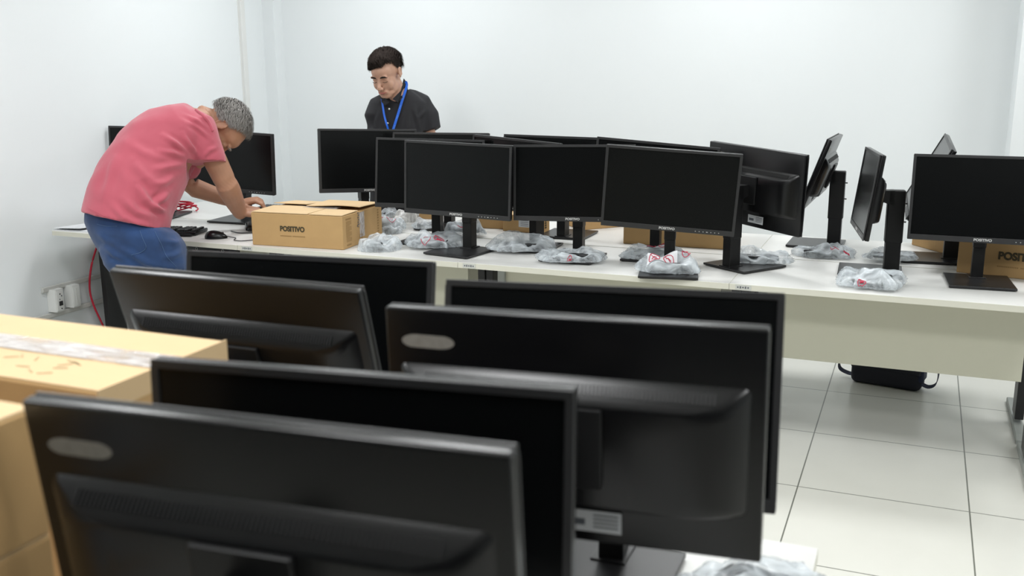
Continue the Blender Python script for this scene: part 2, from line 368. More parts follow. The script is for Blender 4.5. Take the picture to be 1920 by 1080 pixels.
def monitor(p, th, ti, ro, foot, label, group, base_rel=0, rear=False, badge=True):
    """p = centre of the front face, foot = column position on the desk"""
    th, ti, ro = R(th), R(ti), R(ro); P_ = Vector(p)
    root = empty('monitor', label, 'monitor', T(foot[0], foot[1], DESK+.0004, th), group)
    L_ = Matrix.Rotation(-th, 3, 'Z') @ (P_-Vector((foot[0], foot[1], DESK)))
    u = Vector((0, math.sin(ti), math.cos(ti))); n = Vector((0, -math.cos(ti), math.sin(ti))); r_ = Vector((1, 0, 0))
    r2 = r_*math.cos(ro)+u*math.sin(ro); u2 = u*math.cos(ro)-r_*math.sin(ro); y2 = -n
    mw = Matrix(((r2.x, y2.x, u2.x, L_.x), (r2.y, y2.y, u2.y, L_.y), (r2.z, y2.z, u2.z, L_.z), (0, 0, 0, 1)))
    h = obj('display_housing', None, None, root, mw, me=SH['housing'])
    obj('bezel', None, None, h, me=SH['bezel']); obj('screen', None, None, h, me=SH['screen'])
    obj('buttons', None, None, h, me=SH['buttons'])
    obj('vent_grille', None, None, h, me=SH['vent']); obj('mount_plate', None, None, h, me=SH['mount'])
    if badge: obj('rear_badge', None, None, h, me=SH['badge'])
    rl = obj('rear_label', None, None, h, me=SH['rlabel']); obj('rear_label_print', None, None, h, me=SH['rprint'])
    if not rear: text('logo', 'POSITIVO', .0135, M['silver'], h, Matrix.Translation((0, -.0027, -PH/2+.0105)) @ RX90, .03, 1.1)
    piv = mw @ Vector((0, PD+.040, -.006))
    zt = piv.z+.022
    cw, cdp = .048, .068
    b = new_bm(); add_box(b, (0, 0, .012+.075), (cw-.004, cdp-.008, .15), bev=.002); obj('lower_column', b, M['plastic'], root)
    b = new_bm(); add_box(b, (0, 0, (zt+.13)/2), (cw, cdp, zt-.13), bev=.006, seg=3); cu = obj('upper_column', b, M['plastic'], root)
    for zz in (zt-.055, zt-.13): obj('cable_peg', None, None, cu, Matrix.Translation((0, cdp/2-.001, zz)), me=SH['peg'])
    a = Vector((0, -.01, zt-.03)); d = piv-a
    b = new_bm(); s = Vector((piv.x, piv.y-.004, piv.z))
    def q(c, hx, hz): return [Vector((c.x-hx, c.y, c.z-hz)), Vector((c.x+hx, c.y, c.z-hz)), Vector((c.x+hx, c.y, c.z+hz)), Vector((c.x-hx, c.y, c.z+hz))]
    add_loft(b, [q(a, .024, .030), q(Vector((0, -.032, zt-.028)), .024, .027), q(s, .022, .022)]); obj('arm', b, M['plastic'], root)
    bp = obj('base_plate', None, None, root, Matrix.Rotation(R(base_rel), 4, 'Z'), me=SH['base'])
    return root
G1 = 'monitors on the long desk row'; G2 = 'monitors nearest the camera'
Z = DESK
MON = [
 ((-4.015, 4.467, Z+.344), 14, 2.9, -1.1, (-4.045, 4.588), 'monitor half hidden behind the back of the man in pink', G1, 0),
 ((-3.500, 4.475, Z+.332), 4, -2.3, -2.6, (-3.509, 4.600), 'monitor in front of the head of the man in pink', G1, 0),
 ((-2.714, 4.625, Z+.349), 47.8, 5.3, -2.3, (-2.806, 4.709), 'monitor turned right with a sheen on its screen, before the man in black', G1, 0),
 ((-2.317, 4.660, Z+.337), 3.1, 8, 0.5, (-2.323, 4.783), 'monitor showing only its top edge just right of the man in black', G1, 0),
 ((-2.169, 4.250, Z+.338), 9.5, 6.9, -.6, (-2.190, 4.373), 'monitor overlapped by the leftmost large front monitor, above the bags', G1, -12),
 ((-1.927, 4.046, Z+.341), -2.2, 1.6, -1, (-1.923, 4.171), 'leftmost of the large unobstructed front monitors, bare angled base', G1, -7),
 ((-1.748, 4.277, Z+.347), -20, 3.7, -1.8, (-1.674, 4.396), 'monitor whose sloping top edge shows between two large front monitors', G1, 20),
 ((-1.630, 4.505, Z+.346), -3.1, 3.9, -.4, (-1.623, 4.630), 'rear-row monitor peeking above the middle front monitor', G1, 183),
 ((-1.393, 4.100, Z+.342), 5.3, 5, 1.2, (-1.404, 4.224), 'middle front monitor with a wide bag lying on its base', G1, -5),
 ((-1.071, 4.240, Z+.351), 4.0, 4.5, -4.1, (-1.085, 4.365), 'monitor directly behind the one with the red-printed bag', G1, 0),
 ((-.924, 3.935, Z+.350), 10.9, -3.6, -3.6, (-.947, 4.058), 'slightly crooked front monitor over the bag with two red signs', G1, 1),
 ((-.637, 4.274, Z+.338), 144.9, .3, 2.4, (-.709, 4.172), 'monitor with its back turned, rear label visible', G1, 0),
 ((-.438, 4.870, Z+.359), -91, 18.8, 1.1, (-.352, 4.88), 'monitor seen edge-on and tilted far back in the rear row', G1, 0),
 ((-.203, 4.288, Z+.337), -81.5, 7, 1.3, (-.080, 4.307), 'monitor facing left with its grey reflecting screen seen at a slant', G1, -6),
 ((.027, 4.681, Z+.372), -86.2, 27, -3.4, (.152, 4.690), 'monitor tilted far back, mostly hidden by the rightmost monitor', G1, 0),
 ((.243, 4.187, Z+.337), .4, 8.6, 0, (.242, 4.312), 'rightmost monitor, cut by the right side of the photo', G1, 4),
]
for p, th, ti, ro, ft, lb, g, br in MON: monitor(p, th, ti, ro, ft, lb, g, br, rear=(100 < abs(th)))
FG = [
 ((-1.120, 1.627, Z+.318), 6.9, 9.4, .2, (-1.131, 1.742), 'forward-facing monitor behind the upper left back-turned one', -6.9),
 ((-1.151, 1.506, Z+.321), 181.8, 17.1, .1, (-1.147, 1.412), 'upper left back-turned monitor, no oval badge in view', 88.2),
 ((-.434, 1.436, Z+.352), 6.4, 12.4, .8, (-.448, 1.560), 'forward-facing monitor with a brown reflection at its top right', -6.4),
 ((-.431, 1.271, Z+.353), 184.8, 1.9, -.7, (-.421, 1.148), 'large back-turned monitor with an oval badge and a rear label', -4.8),
 ((-.604, .964, Z+.333), 7.9, 2.6, .1, (-.634, 1.056), 'forward-facing monitor right behind the nearest back-turned one', -7.9),
 ((-.587, .784, Z+.354), 184.7, 6.5, -.3, (-.577, .640), 'nearest back-turned monitor at the bottom edge of the photo', -4.7),
]
for p, th, ti, ro, ft, lb, br in FG: monitor(p, th, ti, ro, ft, lb, G2, br, rear=(100 < abs(th)), badge='no oval' not in lb)

# ------------------------------------------------------------------ cartons
def carton(name_label, corner, yaw_, w, d, h, z0=DESK, group='brown cartons', marks=None, tape=False, flaps=False):
    """corner = front-left bottom corner"""
    root = empty('carton', name_label, 'box', T(corner[0], corner[1], z0+.0006, yaw_), group)
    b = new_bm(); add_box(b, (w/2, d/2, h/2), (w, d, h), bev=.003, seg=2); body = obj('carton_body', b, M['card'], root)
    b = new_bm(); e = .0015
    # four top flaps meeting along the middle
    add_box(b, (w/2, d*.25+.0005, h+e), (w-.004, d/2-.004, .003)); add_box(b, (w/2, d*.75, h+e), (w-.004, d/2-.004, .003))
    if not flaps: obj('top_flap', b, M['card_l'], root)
    else:
        b.free()
        def wavy(x0, x1, y0, y1, zf, nm):
            t = new_bm(); nx, ny = 24, 8; g = []
            for k in (0, 1):
                for i in range(nx+1):
                    for j in range(ny+1):
                        x = x0+(x1-x0)*i/nx; y = y0+(y1-y0)*j/ny
                        g.append(t.verts.new((x, y, h+.001+zf(x, (y-y0)/(y1-y0))+(.003 if k else 0))))
            o_ = (nx+1)*(ny+1)
            for k in (0, 1):
                for i in range(nx):
                    for j in range(ny):
                        q = [g[k*o_+i*(ny+1)+j], g[k*o_+(i+1)*(ny+1)+j], g[k*o_+(i+1)*(ny+1)+j+1], g[k*o_+i*(ny+1)+j+1]]
                        t.faces.new(q if k else q[::-1])
            bd = [i*(ny+1) for i in range(nx+1)]+[nx*(ny+1)+j for j in range(1, ny+1)]+[i*(ny+1)+ny for i in range(nx-1, -1, -1)]+[j for j in range(ny-1, 0, -1)]
            for i in range(len(bd)): a_, c_ = bd[i], bd[(i+1) % len(bd)]; t.faces.new((g[a_], g[c_], g[o_+c_], g[o_+a_]))
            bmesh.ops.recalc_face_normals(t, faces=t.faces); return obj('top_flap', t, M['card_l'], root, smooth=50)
        wavy(.004, w*.62, .002, d*.47, lambda x, v: .001+.006*v*(.5+.5*math.sin(x*14)), 0)
        wavy(w*.64, w-.004, .002, d*.40, lambda x, v: .001+.002*v, 0)
        wavy(.004, w*.38, d*.49, d-.003, lambda x, v: .016*(1-v), 0)
        wavy(w*.40, w-.004, d*.45, d-.003, lambda x, v: .010+.010*(1-v)*(.6+.4*math.cos(x*16)), 0)
    if tape:
        b = new_bm(); add_box(b, (w/2, d*.47, h+.0045+(.004 if flaps else 0)), (w-.01 if not flaps else w*.5, .055, .001)); add_box(b, (w+.0008, d*.47, h-.065), (.001, .05, .12)); obj('clear_tape', b, M['tape'], root)
    return root
def front_text(root, x, z, size, d=.0, sub=True, m=None):
    text('printed_name', 'POSITIVO', size, m or M['ink'], root, Matrix.Translation((x, -.0012, z)) @ RX90, .05, .93)
    if sub:
        b = new_bm(); w = size*4.1
        n = 26
        for k in range(n):
            if k in (12,): continue
            add_box(b, (x-w/2+(k+.5)*w/n, -.0008, z-size*1.02), (w/n*.72, .0006, size*.13))
        obj('small_print', b, M['ink_f'], root)
def side_print(root, w, d, h):
    b = new_bm()
    for k in range(15):
        L0 = .055 if k % 4 != 3 else .035
        add_box(b, (w+.0008, .045+L0/2-.012, h*.80-k*h*.042), (.0006, L0, .0022))
    add_box(b, (w+.0008, .058, h*.88), (.0006, .055, .007)); add_box(b, (w+.0008, .058, h*.10), (.0006, .045, .007))
    for k in range(9): add_box(b, (w+.0008, d-.045, h*.88-k*h*.085), (.0006, .014, .006))
    obj('side_print', b, M['ink_f'], root)
    b = new_bm()
    for k in range(6): add_box(b, (w+.0022, d*.37+(k % 2)*.006, h*.97-k*.011), (.0006, .010, .006))
    add_tube(b, spline([(w+.002, d*.37, h*.62), (w+.002, d*.35, h*.57), (w+.002, d*.38, h*.55)], 4), .0018, 6)
    obj('tape_print', b, M['labelink'], root)
    b = new_bm(); x = w+.002
    for y0, y1, z0, z1 in ((.165, .195, .045, .047), (.165, .195, .012, .014), (.165, .167, .012, .047), (.193, .195, .012, .047), (.172, .188, .018, .020), (.172, .188, .030, .032)): add_box(b, (x, (y0+y1)/2, (z0+z1)/2), (.0006, y1-y0, z1-z0))
    obj('handling_symbol', b, M['ink_f'], root)
c1 = carton('opened brown carton with printed name, beside the older man', (-2.962, 3.917), R(4), .49, .42, .158, tape=True, flaps=True)
front_text(c1, .222, .086, .033); side_print(c1, .49, .42, .158)
ck = carton('long brown carton behind the crooked front monitor', (-1.298, 4.581), R(2), .482, .40, .155)
cr = carton('brown carton with printed name behind the rightmost monitor', (.172, 4.430), R(-13), .56, .38, .20)
front_text(cr, .236, .086, .042, sub=True)
carton('small brown carton at an angle beyond the tilted-back monitor', (-.010, 5.040), R(-54), .235, .155, .12)
cx_ = carton('small brown carton with white label between monitor stands', (-1.985, 4.718), R(-4), .222, .10, .085)
b = new_bm(); add_box(b, (.130, -.001, .050), (.075, .001, .045)); lb = obj('address_label', b, M['label'], cx_)
b = new_bm()
for k in range(4): add_box(b, (.126, -.0018, .062-k*.009), (.045, .0006, .0022))
obj('label_print', b, M['labelink'], lb)
b = new_bm()
for i in range(4):
    for j in range(4):
        if (i*7+j*3) % 3: add_box(b, (.2228, .03+i*.012, .025+j*.012), (.0008, .009, .009))
obj('side_symbol', b, M['ink'], cx_)
carton('brown carton behind the middle monitors, its near side slanting', (-1.60, 4.885), R(48), .30, .16, .11)
carton('brown carton between the first and second large front monitors', (-2.19, 4.757), R(3), .195, .25, .13)
carton('small brown carton glimpsed among the bags left of centre', (-2.585, 4.93), R(5), .10, .12, .10)

# cartons at the lower left, near the camera
def near_label(root, w, d, h):
    b = new_bm(); add_box(b, (w+.001, .10, h*.52), (.001, .15, h*.70)); lb = obj('shipping_label', b, M['label'], root)
    b = new_bm(); random.seed(3)
    for k in range(9): 
        L0 = random.uniform(.03, .11); add_box(b, (w+.0018, .165-L0/2, h*.80-k*h*.062), (.0006, L0, .005 if k % 3 else .009))
    obj('label_print', b, M['labelink'], lb)
GS = 'cartons stacked near the camera'
for k, lb in enumerate(('lowest carton of the nearest stack at the left edge', 'middle carton of the nearest stack, label on its side', 'top carton of the nearest stack, white shipping label')):
    s = carton(lb, (-.922-.49, .80-.36), 0, .49, .36, .1545, z0=DESK+k*.1585, group=GS); near_label(s, .49, .36, .1545)
for k, lb in enumerate(('lower carton under the taped carton near the left edge', 'taped carton with its lid showing near the left edge')):
    s = carton(lb, (-1.042-.62, 1.008), 0, .62, .278, .202, z0=DESK+k*.2065, group=GS, tape=False)
    if k:
        b = new_bm(); add_box(b, (.31, .143, .2065), (.62, .062, .0012)); obj('clear_tape', b, M['tape'], s)
        b = new_bm(); random.seed(5)
        for i in range(26): x = random.uniform(.15, .5); y = random.uniform(.02, .10); add_box(b, (0, 0, 0), (.022, .0025, .0006), m=T(x, y, .2058, random.uniform(-1, 1)))
        obj('printed_lettering', b, M['ink_g'], s)
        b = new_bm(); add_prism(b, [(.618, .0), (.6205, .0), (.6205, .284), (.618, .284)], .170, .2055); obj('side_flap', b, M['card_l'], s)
sc.view_settings.view_transform = 'Standard'; sc.view_settings.look = 'None'; sc.view_settings.gamma = 1; sc.view_settings.exposure = 0
sc.view_settings.use_curve_mapping = False
w = bpy.data.worlds.new('w'); sc.world = w; w.use_nodes = True; w.node_tree.nodes['Background'].inputs[0].default_value = (.8, .85, .9, 1); w.node_tree.nodes['Background'].inputs[1].default_value = .3

# ------------------------------------------------------------------ plastic bags with cables
def decal_mesh(bvh, polys, off=.0015):
    """polys: lists of (x, y) laid on the surface from above; returns thin tubes"""
    b = new_bm()
    for pl, rad in polys:
        pts = []
        for x, y in pl:
            h = bvh.ray_cast(Vector((x, y, .5)), Vector((0, 0, -1)))
            if h[0] is not None: pts.append(h[0]+h[1]*off)
        if len(pts) > 1: add_tube(b, pts, rad, 6, False)
    return b
def bag(label, x, y, w, d, h, rz=0.0, z0=DESK, seed=0, marks=None, lab=None, m='poly', cable=True, group='bagged cables on the desks', rough=1.0):
    root = empty('plastic_bag', label, 'bag', T(x, y, z0+.0006, rz), group)
    rnd = random.Random(seed)
    t = bmesh.new(); bmesh.ops.create_icosphere(t, subdivisions=5, radius=1); o = Vector((seed*3.1, seed*1.7, seed*.9))
    ax = rnd.uniform(-.6, .6)
    for v in t.verts:
        c = v.co.copy(); s = lambda a, e: math.copysign(abs(a)**e, a)
        p = Vector((s(c.x, .80), s(c.y, .80), s(c.z, .9)))
        a = math.atan2(c.y, c.x); low = max(0, 1-abs(c.z)*1.6)
        lob = 1+.20*noise.noise(o+Vector((math.cos(a)*1.5, math.sin(a)*1.5, 0)))+low*.16*(1-abs(noise.noise(o+Vector((math.cos(a)*5, math.sin(a)*5, 7))))*4)
        q = Vector((p.x*w/2*lob, p.y*d/2*lob, 0))
        top = h*(.80+.62*noise.noise(o+Vector((p.x*1.5, p.y*1.5, 3))))
        q.z = (max(p.z, -.25)+.25)/1.25*top
        u_ = q.x*math.cos(ax)+q.y*math.sin(ax); w_ = -q.x*math.sin(ax)+q.y*math.cos(ax)
        wob = .04*noise.noise(o+Vector((q.x*9, q.y*9, 0)))
        r1 = abs(noise.noise(o+Vector(((u_+wob)*6, (w_+wob)*21, q.z*9)))); r2 = abs(noise.noise(o*2+Vector(((w_-wob)*8, (u_+wob)*27, q.z*14)))); r3 = 0
        k = (.013-r1*.036-r2*.014)*rough*(.35+.65*min(1, (p.z+.35)))
        n_ = Vector((p.x*.8, p.y*.8, 1)).normalized()
        q += n_*k
        q.z = max(q.z, .0)
        v.co = q
    me = bpy.data.meshes.new('film'); t.to_mesh(me); bvh = BVHTree.FromBMesh(t); t.free(); me.materials.append(M[m])
    for p in me.polygons: p.use_smooth = True
    f = obj('film', None, None, root, me=me)
    if cable:
        b = new_bm(); pts = []; n = 90
        for i in range(n):
            a = i/n*2*math.pi*4.5; rr_ = .62+.16*math.sin(i*.35+seed)
            zz = h*.34+h*.16*math.sin(i*.61+seed)
            pts.append((math.cos(a)*w*.40*rr_, math.sin(a)*d*.40*rr_, max(.006, zz)))
        add_tube(b, pts, .0045, 7, False)
        obj('cable', b, M['cable'], root, smooth=60)
        b = new_bm(); add_box(b, (w*.14*rnd.choice((-1, 1)), 0, h*.33), (w*.42, d*.50, h*.42), bev=.006, seg=2); obj('adapter', b, M['cable'], root)
    if lab:
        for (lx, ly, lw, ld) in lab:
            b = new_bm(); nx, ny = 26, 18; vs = {}
            for i in range(nx+1):
                for j in range(ny+1):
                    px_, py_ = lx+(i/nx-.5)*lw, ly+(j/ny-.5)*ld; hh = bvh.ray_cast(Vector((px_, py_, .5)), Vector((0, 0, -1)))
                    vs[i, j] = b.verts.new(Vector((px_, py_, (hh[0].z if hh[0] else .01)+.0028)))
            for i in range(nx):
                for j in range(ny): b.faces.new((vs[i, j], vs[i+1, j], vs[i+1, j+1], vs[i, j+1]))
            obj('paper_insert', b, M['label'], root, smooth=180)
    if marks:
        pl = []
        for (mx, my, r, kind) in marks:
            pl.append(([(mx+r*1.15*math.cos(a), my+r*math.sin(a)) for a in [k*math.pi/9 for k in range(19)]] if kind != 'arc' else [(mx+r*1.2*math.cos(a), my+r*math.sin(a)) for a in [math.pi+k*math.pi/9 for k in range(10)]], .0015))
            if kind != 'arc': pl.append(([(mx-r*.8, my+r*.6), (mx, my), (mx+r*.8, my-r*.6)], .0013))
            pl.append(([(mx-r*.55, my-r*.1), (mx-r*.1, my+r*.25), (mx+r*.5, my+r*.05)], .0016 if kind != 'arc' else .0011))
            if kind == 'blot': pl.append(([(mx-r*.5, my), (mx, my+.002), (mx+r*.5, my)], .004))
        b = decal_mesh(bvh, pl, .0050); obj('warning_print', b, M['red'], root)
    return root
def bagpx(label, x0, x1, yt, yb, dep, seed, **k):
    zb = k.get('z0', DESK); c = onplane((x0+x1)/2, yb, zb); z = (c-EYE).dot(fw); w_ = (x1-x0)*z/F*.98
    vd = Vector((c.x, c.y, 0)).normalized(); c2 = c+vd*(dep*.5)
    H = min(.075, max(.040, (yb-yt)*z/F-dep*.20))
    return bag(label, c2.x, c2.y, w_, dep*.92, H, rz=math.atan2(vd.y, vd.x)-math.pi/2, seed=seed, **k)
bagpx('clear bag of cables at the desk front edge, right of the opened carton', 676, 750, 431, 474, .17, 1)
bagpx('large clear bag over a monitor base, right of the carton', 763, 868, 424, 467, .19, 2, z0=DESK+.012, marks=[(-.04, -.06, .018, 'arc'), (.02, -.055, .02, 'blot')])
bagpx('bag with red arcs on top of the pile behind the carton', 693, 760, 398, 434, .15, 3, marks=[(-.04, -.04, .018, 'blot'), (.02, -.04, .019, 'arc')], z0=DESK+.0125)
bagpx('flat grey bag behind the front bags, beside the carton', 716, 752, 428, 440, .06, 4)
bagpx('dark cable bag at the back of the pile under the monitor', 706, 745, 390, 408, .12, 5, z0=DESK+.0125)
bagpx('white opaque bag behind the pile of clear bags', 737, 782, 388, 418, .12, 6, m='polyw', cable=False)
bagpx('small clear bag wedged between pile and monitor stand', 776, 812, 410, 430, .10, 7, z0=DESK+.0125)
bagpx('bag with dark cables behind the leftmost bare base', 838, 911, 404, 443, .13, 8, z0=DESK+.0125, marks=[(-.02, -.03, .018, 'arc')])
bagpx('clear bag on a base between the first two large monitors', 922, 1033, 435, 474, .14, 9, z0=DESK+.012)
bagpx('wide clear bag with red print on the middle front base', 1010, 1134, 455, 494, .145, 10, z0=DESK+.012, marks=[(-.07, -.065, .015, 'arc'), (-.01, -.07, .008, 'blot'), (.03, -.068, .017, 'arc')], lab=[(-.03, .04, .02, .012), (.04, .045, .02, .012)])
bagpx('bag with a paper insert behind the one with two red signs', 1166, 1292, 452, 490, .13, 11, z0=DESK+.012, lab=[(-.02, .005, .12, .06)], marks=[(-.02, -.005, .016, 'no'), (.030, -.005, .016, 'no')])
bagpx('bag with two red prohibition signs on a white insert', 1194, 1308, 468, 515, .115, 12, z0=DESK+.012, lab=[(-.022, -.004, .122, .070)], marks=[(-.052, -.014, .018, 'no'), (.004, -.014, .018, 'no'), (.072, .004, .014, 'no')])
bag('clear bag on the angled base of the back-turned monitor', -.612, 4.300, .26, .120, .052, rz=.15, seed=13, z0=DESK+.0125)
bagpx('clear bag in front of the edge-on tilted monitor', 1489, 1602, 450, 486, .16, 14, z0=DESK+.003, marks=[(.04, -.05, .014, 'arc'), (.09, -.045, .012, 'blot')])
bagpx('small clear bag behind the stand of the left-facing monitor', 1624, 1712, 461, 490, .12, 15, z0=DESK+.0125)
bagpx('tall clear bag at the foot of the left-facing monitor', 1574, 1688, 484, 545, .20, 16, z0=DESK+.006, marks=[(-.03, -.08, .012, 'blot')], lab=[(-.02, .03, .03, .014)])
bag('clear bag at the corner of the desk nearest the camera', -.195, 1.50, .22, .22, .055, rz=.1, seed=17, z0=DESK+.004)

# ------------------------------------------------------------------ small things on the left desk
def keyboard(label, x, y, rz, z0=DESK):
    r = empty('keyboard', label, 'keyboard', T(x, y, z0+.0006, rz), 'black keyboards')
    b = new_bm(); add_box(b, (0, 0, .010), (.44, .15, .018), bev=.005, seg=3); add_box(b, (0, -.085, .008), (.42, .045, .012), bev=.005, seg=3); bd = obj('keyboard_body', b, M['plastic_s'], r, smooth=40)
    b = new_bm()
    for j in range(6):
        for i in range(21):
            if (i in (15, 19) and j != 3) : continue
            add_box(b, (-.20+i*.0198, .058-j*.0205, .0225), (.0165, .0165, .008), bev=.002, seg=1)
    nk = len(b.faces)
    for j in range(6):
        for i in range(0, 21, 2): add_box(b, (-.203+i*.0198, .060-j*.0205, .0267), (.004, .004, .0004))
    b.faces.ensure_lookup_table()
    for f in b.faces[nk:]: f.material_index = 1
    obj('keys', b, [M['bezel'], M['silver']], r)
    return r
keyboard('black keyboard on the left desk beside the mouse', -3.62, 4.035, R(15))
keyboard('black keyboard partly hidden behind the opened carton', -3.115, 4.43, R(38))
keyboard('black keyboard at the back of the rear desk behind the carton', -3.42, 4.93, R(8))
r = empty('mouse', 'black computer mouse near the edge of the left desk', 'mouse', T(-3.245, 4.00, DESK+.0006, R(-60)))
b = new_bm(); t = bmesh.new(); bmesh.ops.create_icosphere(t, subdivisions=4, radius=1)
for v in t.verts:
    c = v.co; c.z = max(c.z, -.1); k = 1-.12*c.y
    v.co = Vector((c.x*.031*k, c.y*.056, (c.z+.1)*.036*(1-.25*c.y)))
merge(b, t); obj('mouse_body', b, M['plastic_s'], r, smooth=60)
b = new_bm(); add_box(b, (0, .030, .0275), (.006, .018, .008), bev=.003); obj('scroll_wheel', b, M['bezel'], r)
b = new_bm(); add_tube(b, spline([(0, .054, .010), (.01, .075, .006), (.03, .10, .004), (.09, .10, .004), (.12, .14, .004), (.10, .2, .004)], 6), .0022, 8, False); obj('mouse_cable', b, M['cable'], r, smooth=60)
def cable(name, label, pts, rad, m, k=8):
    b = new_bm(); add_tube(b, spline(pts, k), rad, 8, False); return tag(obj(name, b, m, smooth=60), label, 'cable')
cable('black_cable', 'black cable running from the keyboard past the mouse', [(-3.30, 4.19, DESK+.004), (-3.22, 4.16, DESK+.004), (-3.14, 4.20, DESK+.004), (-3.05, 4.16, DESK+.005), (-3.0, 4.11, DESK+.006)], .0028, M['cable'])
cable('black_cable', 'tangled black cable on the rear desk behind the opened carton', [(-3.38, 5.085, DESK+.006), (-3.33, 5.075, DESK+.03), (-3.28, 5.085, DESK+.034), (-3.24, 5.09, DESK+.008), (-3.19, 5.07, DESK+.024), (-3.14, 5.085, DESK+.008), (-3.05, 5.08, DESK+.006)], .0055, M['cable'])
cable('red_cable', 'red network cable hanging beside the black desk leg', [(-4.232, 4.26, .68), (-4.245, 4.20, .58), (-4.262, 4.165, .47), (-4.268, 4.15, .36), (-4.262, 4.16, .27), (-4.25, 4.19, .17), (-4.24, 4.23, .06), (-4.24, 4.30, .008)], .0055, M['redcable'])
b = new_bm(); pts = []
for i in range(120):
    a = i/120*2*math.pi*5; k = .75+.25*math.sin(a*.43+1)
    pts.append((-4.02+.085*k*math.cos(a)+.02*math.sin(a*.37), 4.69+.055*k*math.sin(a), DESK+.009+.045*abs(math.sin(a*.29))))
add_tube(b, pts, .004, 7, False); tag(obj('coiled_red_cable', b, M['redcable'], smooth=60), 'loose coil of bright red network cable on the left desk', 'cable')
# paper folder on the left end of the desk
r = empty('envelope', 'flat open paper envelope at the left end of the desk', 'envelope', T(-4.10, 3.99, DESK+.0006, R(3)))
b = new_bm(); add_prism(b, [(-.125, -.085), (.115, -.085), (.12, .12), (-.10, .13)], 0, .003); obj('lower_sheet', b, M['label'], r)
b = new_bm(); add_loft(b, [[Vector((-.125, -.085, .010)), Vector((.05, -.082, .016)), Vector((.05, -.082, .018)), Vector((-.125, -.085, .012))], [Vector((-.10, .13, .004)), Vector((.06, .13, .005)), Vector((.06, .13, .007)), Vector((-.10, .13, .006))]]); obj('top_sheet', b, M['label'], r)

# ------------------------------------------------------------------ bag under the desk
bc = onplane(1662, 727, 0); r = empty('shoulder_bag', 'dark shoulder bag on the floor below the right desk', 'bag', T(bc.x, bc.y+.06, 0.0005, R(-11)))
b = new_bm(); add_box(b, (0, 0, .125), (.34, .13, .25), bev=.030, seg=4); bd = obj('bag_body', b, M['bagcloth'], r, smooth=60)
b = new_bm(); add_box(b, (0, -.062, .17), (.335, .016, .17), bev=.007, seg=3); fl = obj('flap', b, M['bagcloth'], r, smooth=60)
b = new_bm(); t = spline([(.014*math.cos(a)-.01, -.0715, .14+.014*math.sin(a)) for a in [k*math.pi/4 for k in range(9)]], 2); add_tube(b, t, .0014, 6, False); obj('emblem', b, M['strap'], fl)
b = new_bm(); add_box(b, (.165, -.01, .14), (.03, .10, .18), bev=.012, seg=3); obj('side_pocket', b, M['strap'], r, smooth=60)
def ribbon(pts, wv, th=.003):
    pts = spline(pts, 6); rings = []
    for p in pts:
        w_ = Vector(wv)*.5; n_ = Vector((0, 0, th))
        rings.append(None)
    b = new_bm()
    for i, p in enumerate(pts):
        d = (pts[min(i+1, len(pts)-1)]-pts[max(i-1, 0)]).normalized(); wv_ = Vector(wv); wv_ = (wv_-d*wv_.dot(d)).normalized()*Vector(wv).length*.5; n_ = d.cross(wv_).normalized()*th*.5
        rings[i] = [p-wv_-n_, p+wv_-n_, p+wv_+n_, p-wv_+n_]
    add_loft(b, rings); return b
obj('strap', ribbon([(-.14, 0, .22), (-.19, 0, .17), (-.235, -.01, .10), (-.235, -.01, .05), (-.19, -.01, .03), (-.15, -.02, .035)], (0, .03, .008)), M['strap'], r, smooth=60)
obj('strap', ribbon([(.15, 0, .22), (.19, 0, .19), (.235, -.01, .13), (.235, -.02, .055), (.20, -.03, .03), (.15, -.03, .05)], (0, .03, .008)), M['strap'], r, smooth=60)

# ------------------------------------------------------------------ people
def remesh(bm, vox, it, name='t', fac=.5):
    me = bpy.data.meshes.new(name); bm.to_mesh(me); bm.free(); o = bpy.data.objects.new(name, me); C.objects.link(o)
    m = o.modifiers.new('r', 'REMESH'); m.mode = 'VOXEL'; m.voxel_size = vox; m.use_smooth_shade = True
    if it: s_ = o.modifiers.new('s', 'SMOOTH'); s_.iterations = it; s_.factor = fac
    bpy.context.view_layer.update()
    r = bpy.data.meshes.new_from_object(o.evaluated_get(bpy.context.evaluated_depsgraph_get())); bpy.data.objects.remove(o)
    for p in r.polygons: p.use_smooth = True
    r.name = name; return r
def ring(L, Rr, z, hd, n=28, e=.85, zl=0, skew=0.0):
    a, c_ = atz(*L, z+zl), atz(*Rr, z-zl); c = (a+c_)/2; e1 = (c_-a)/2; e2 = (fw+rt*skew).normalized(); e2 = (e2-e1.normalized()*e2.dot(e1.normalized())).normalized()*hd
    s = lambda v: math.copysign(abs(v)**e, v)
    return [c+e1*s(math.cos(2*math.pi*k/n))+e2*s(math.sin(2*math.pi*k/n)) for k in range(n)]
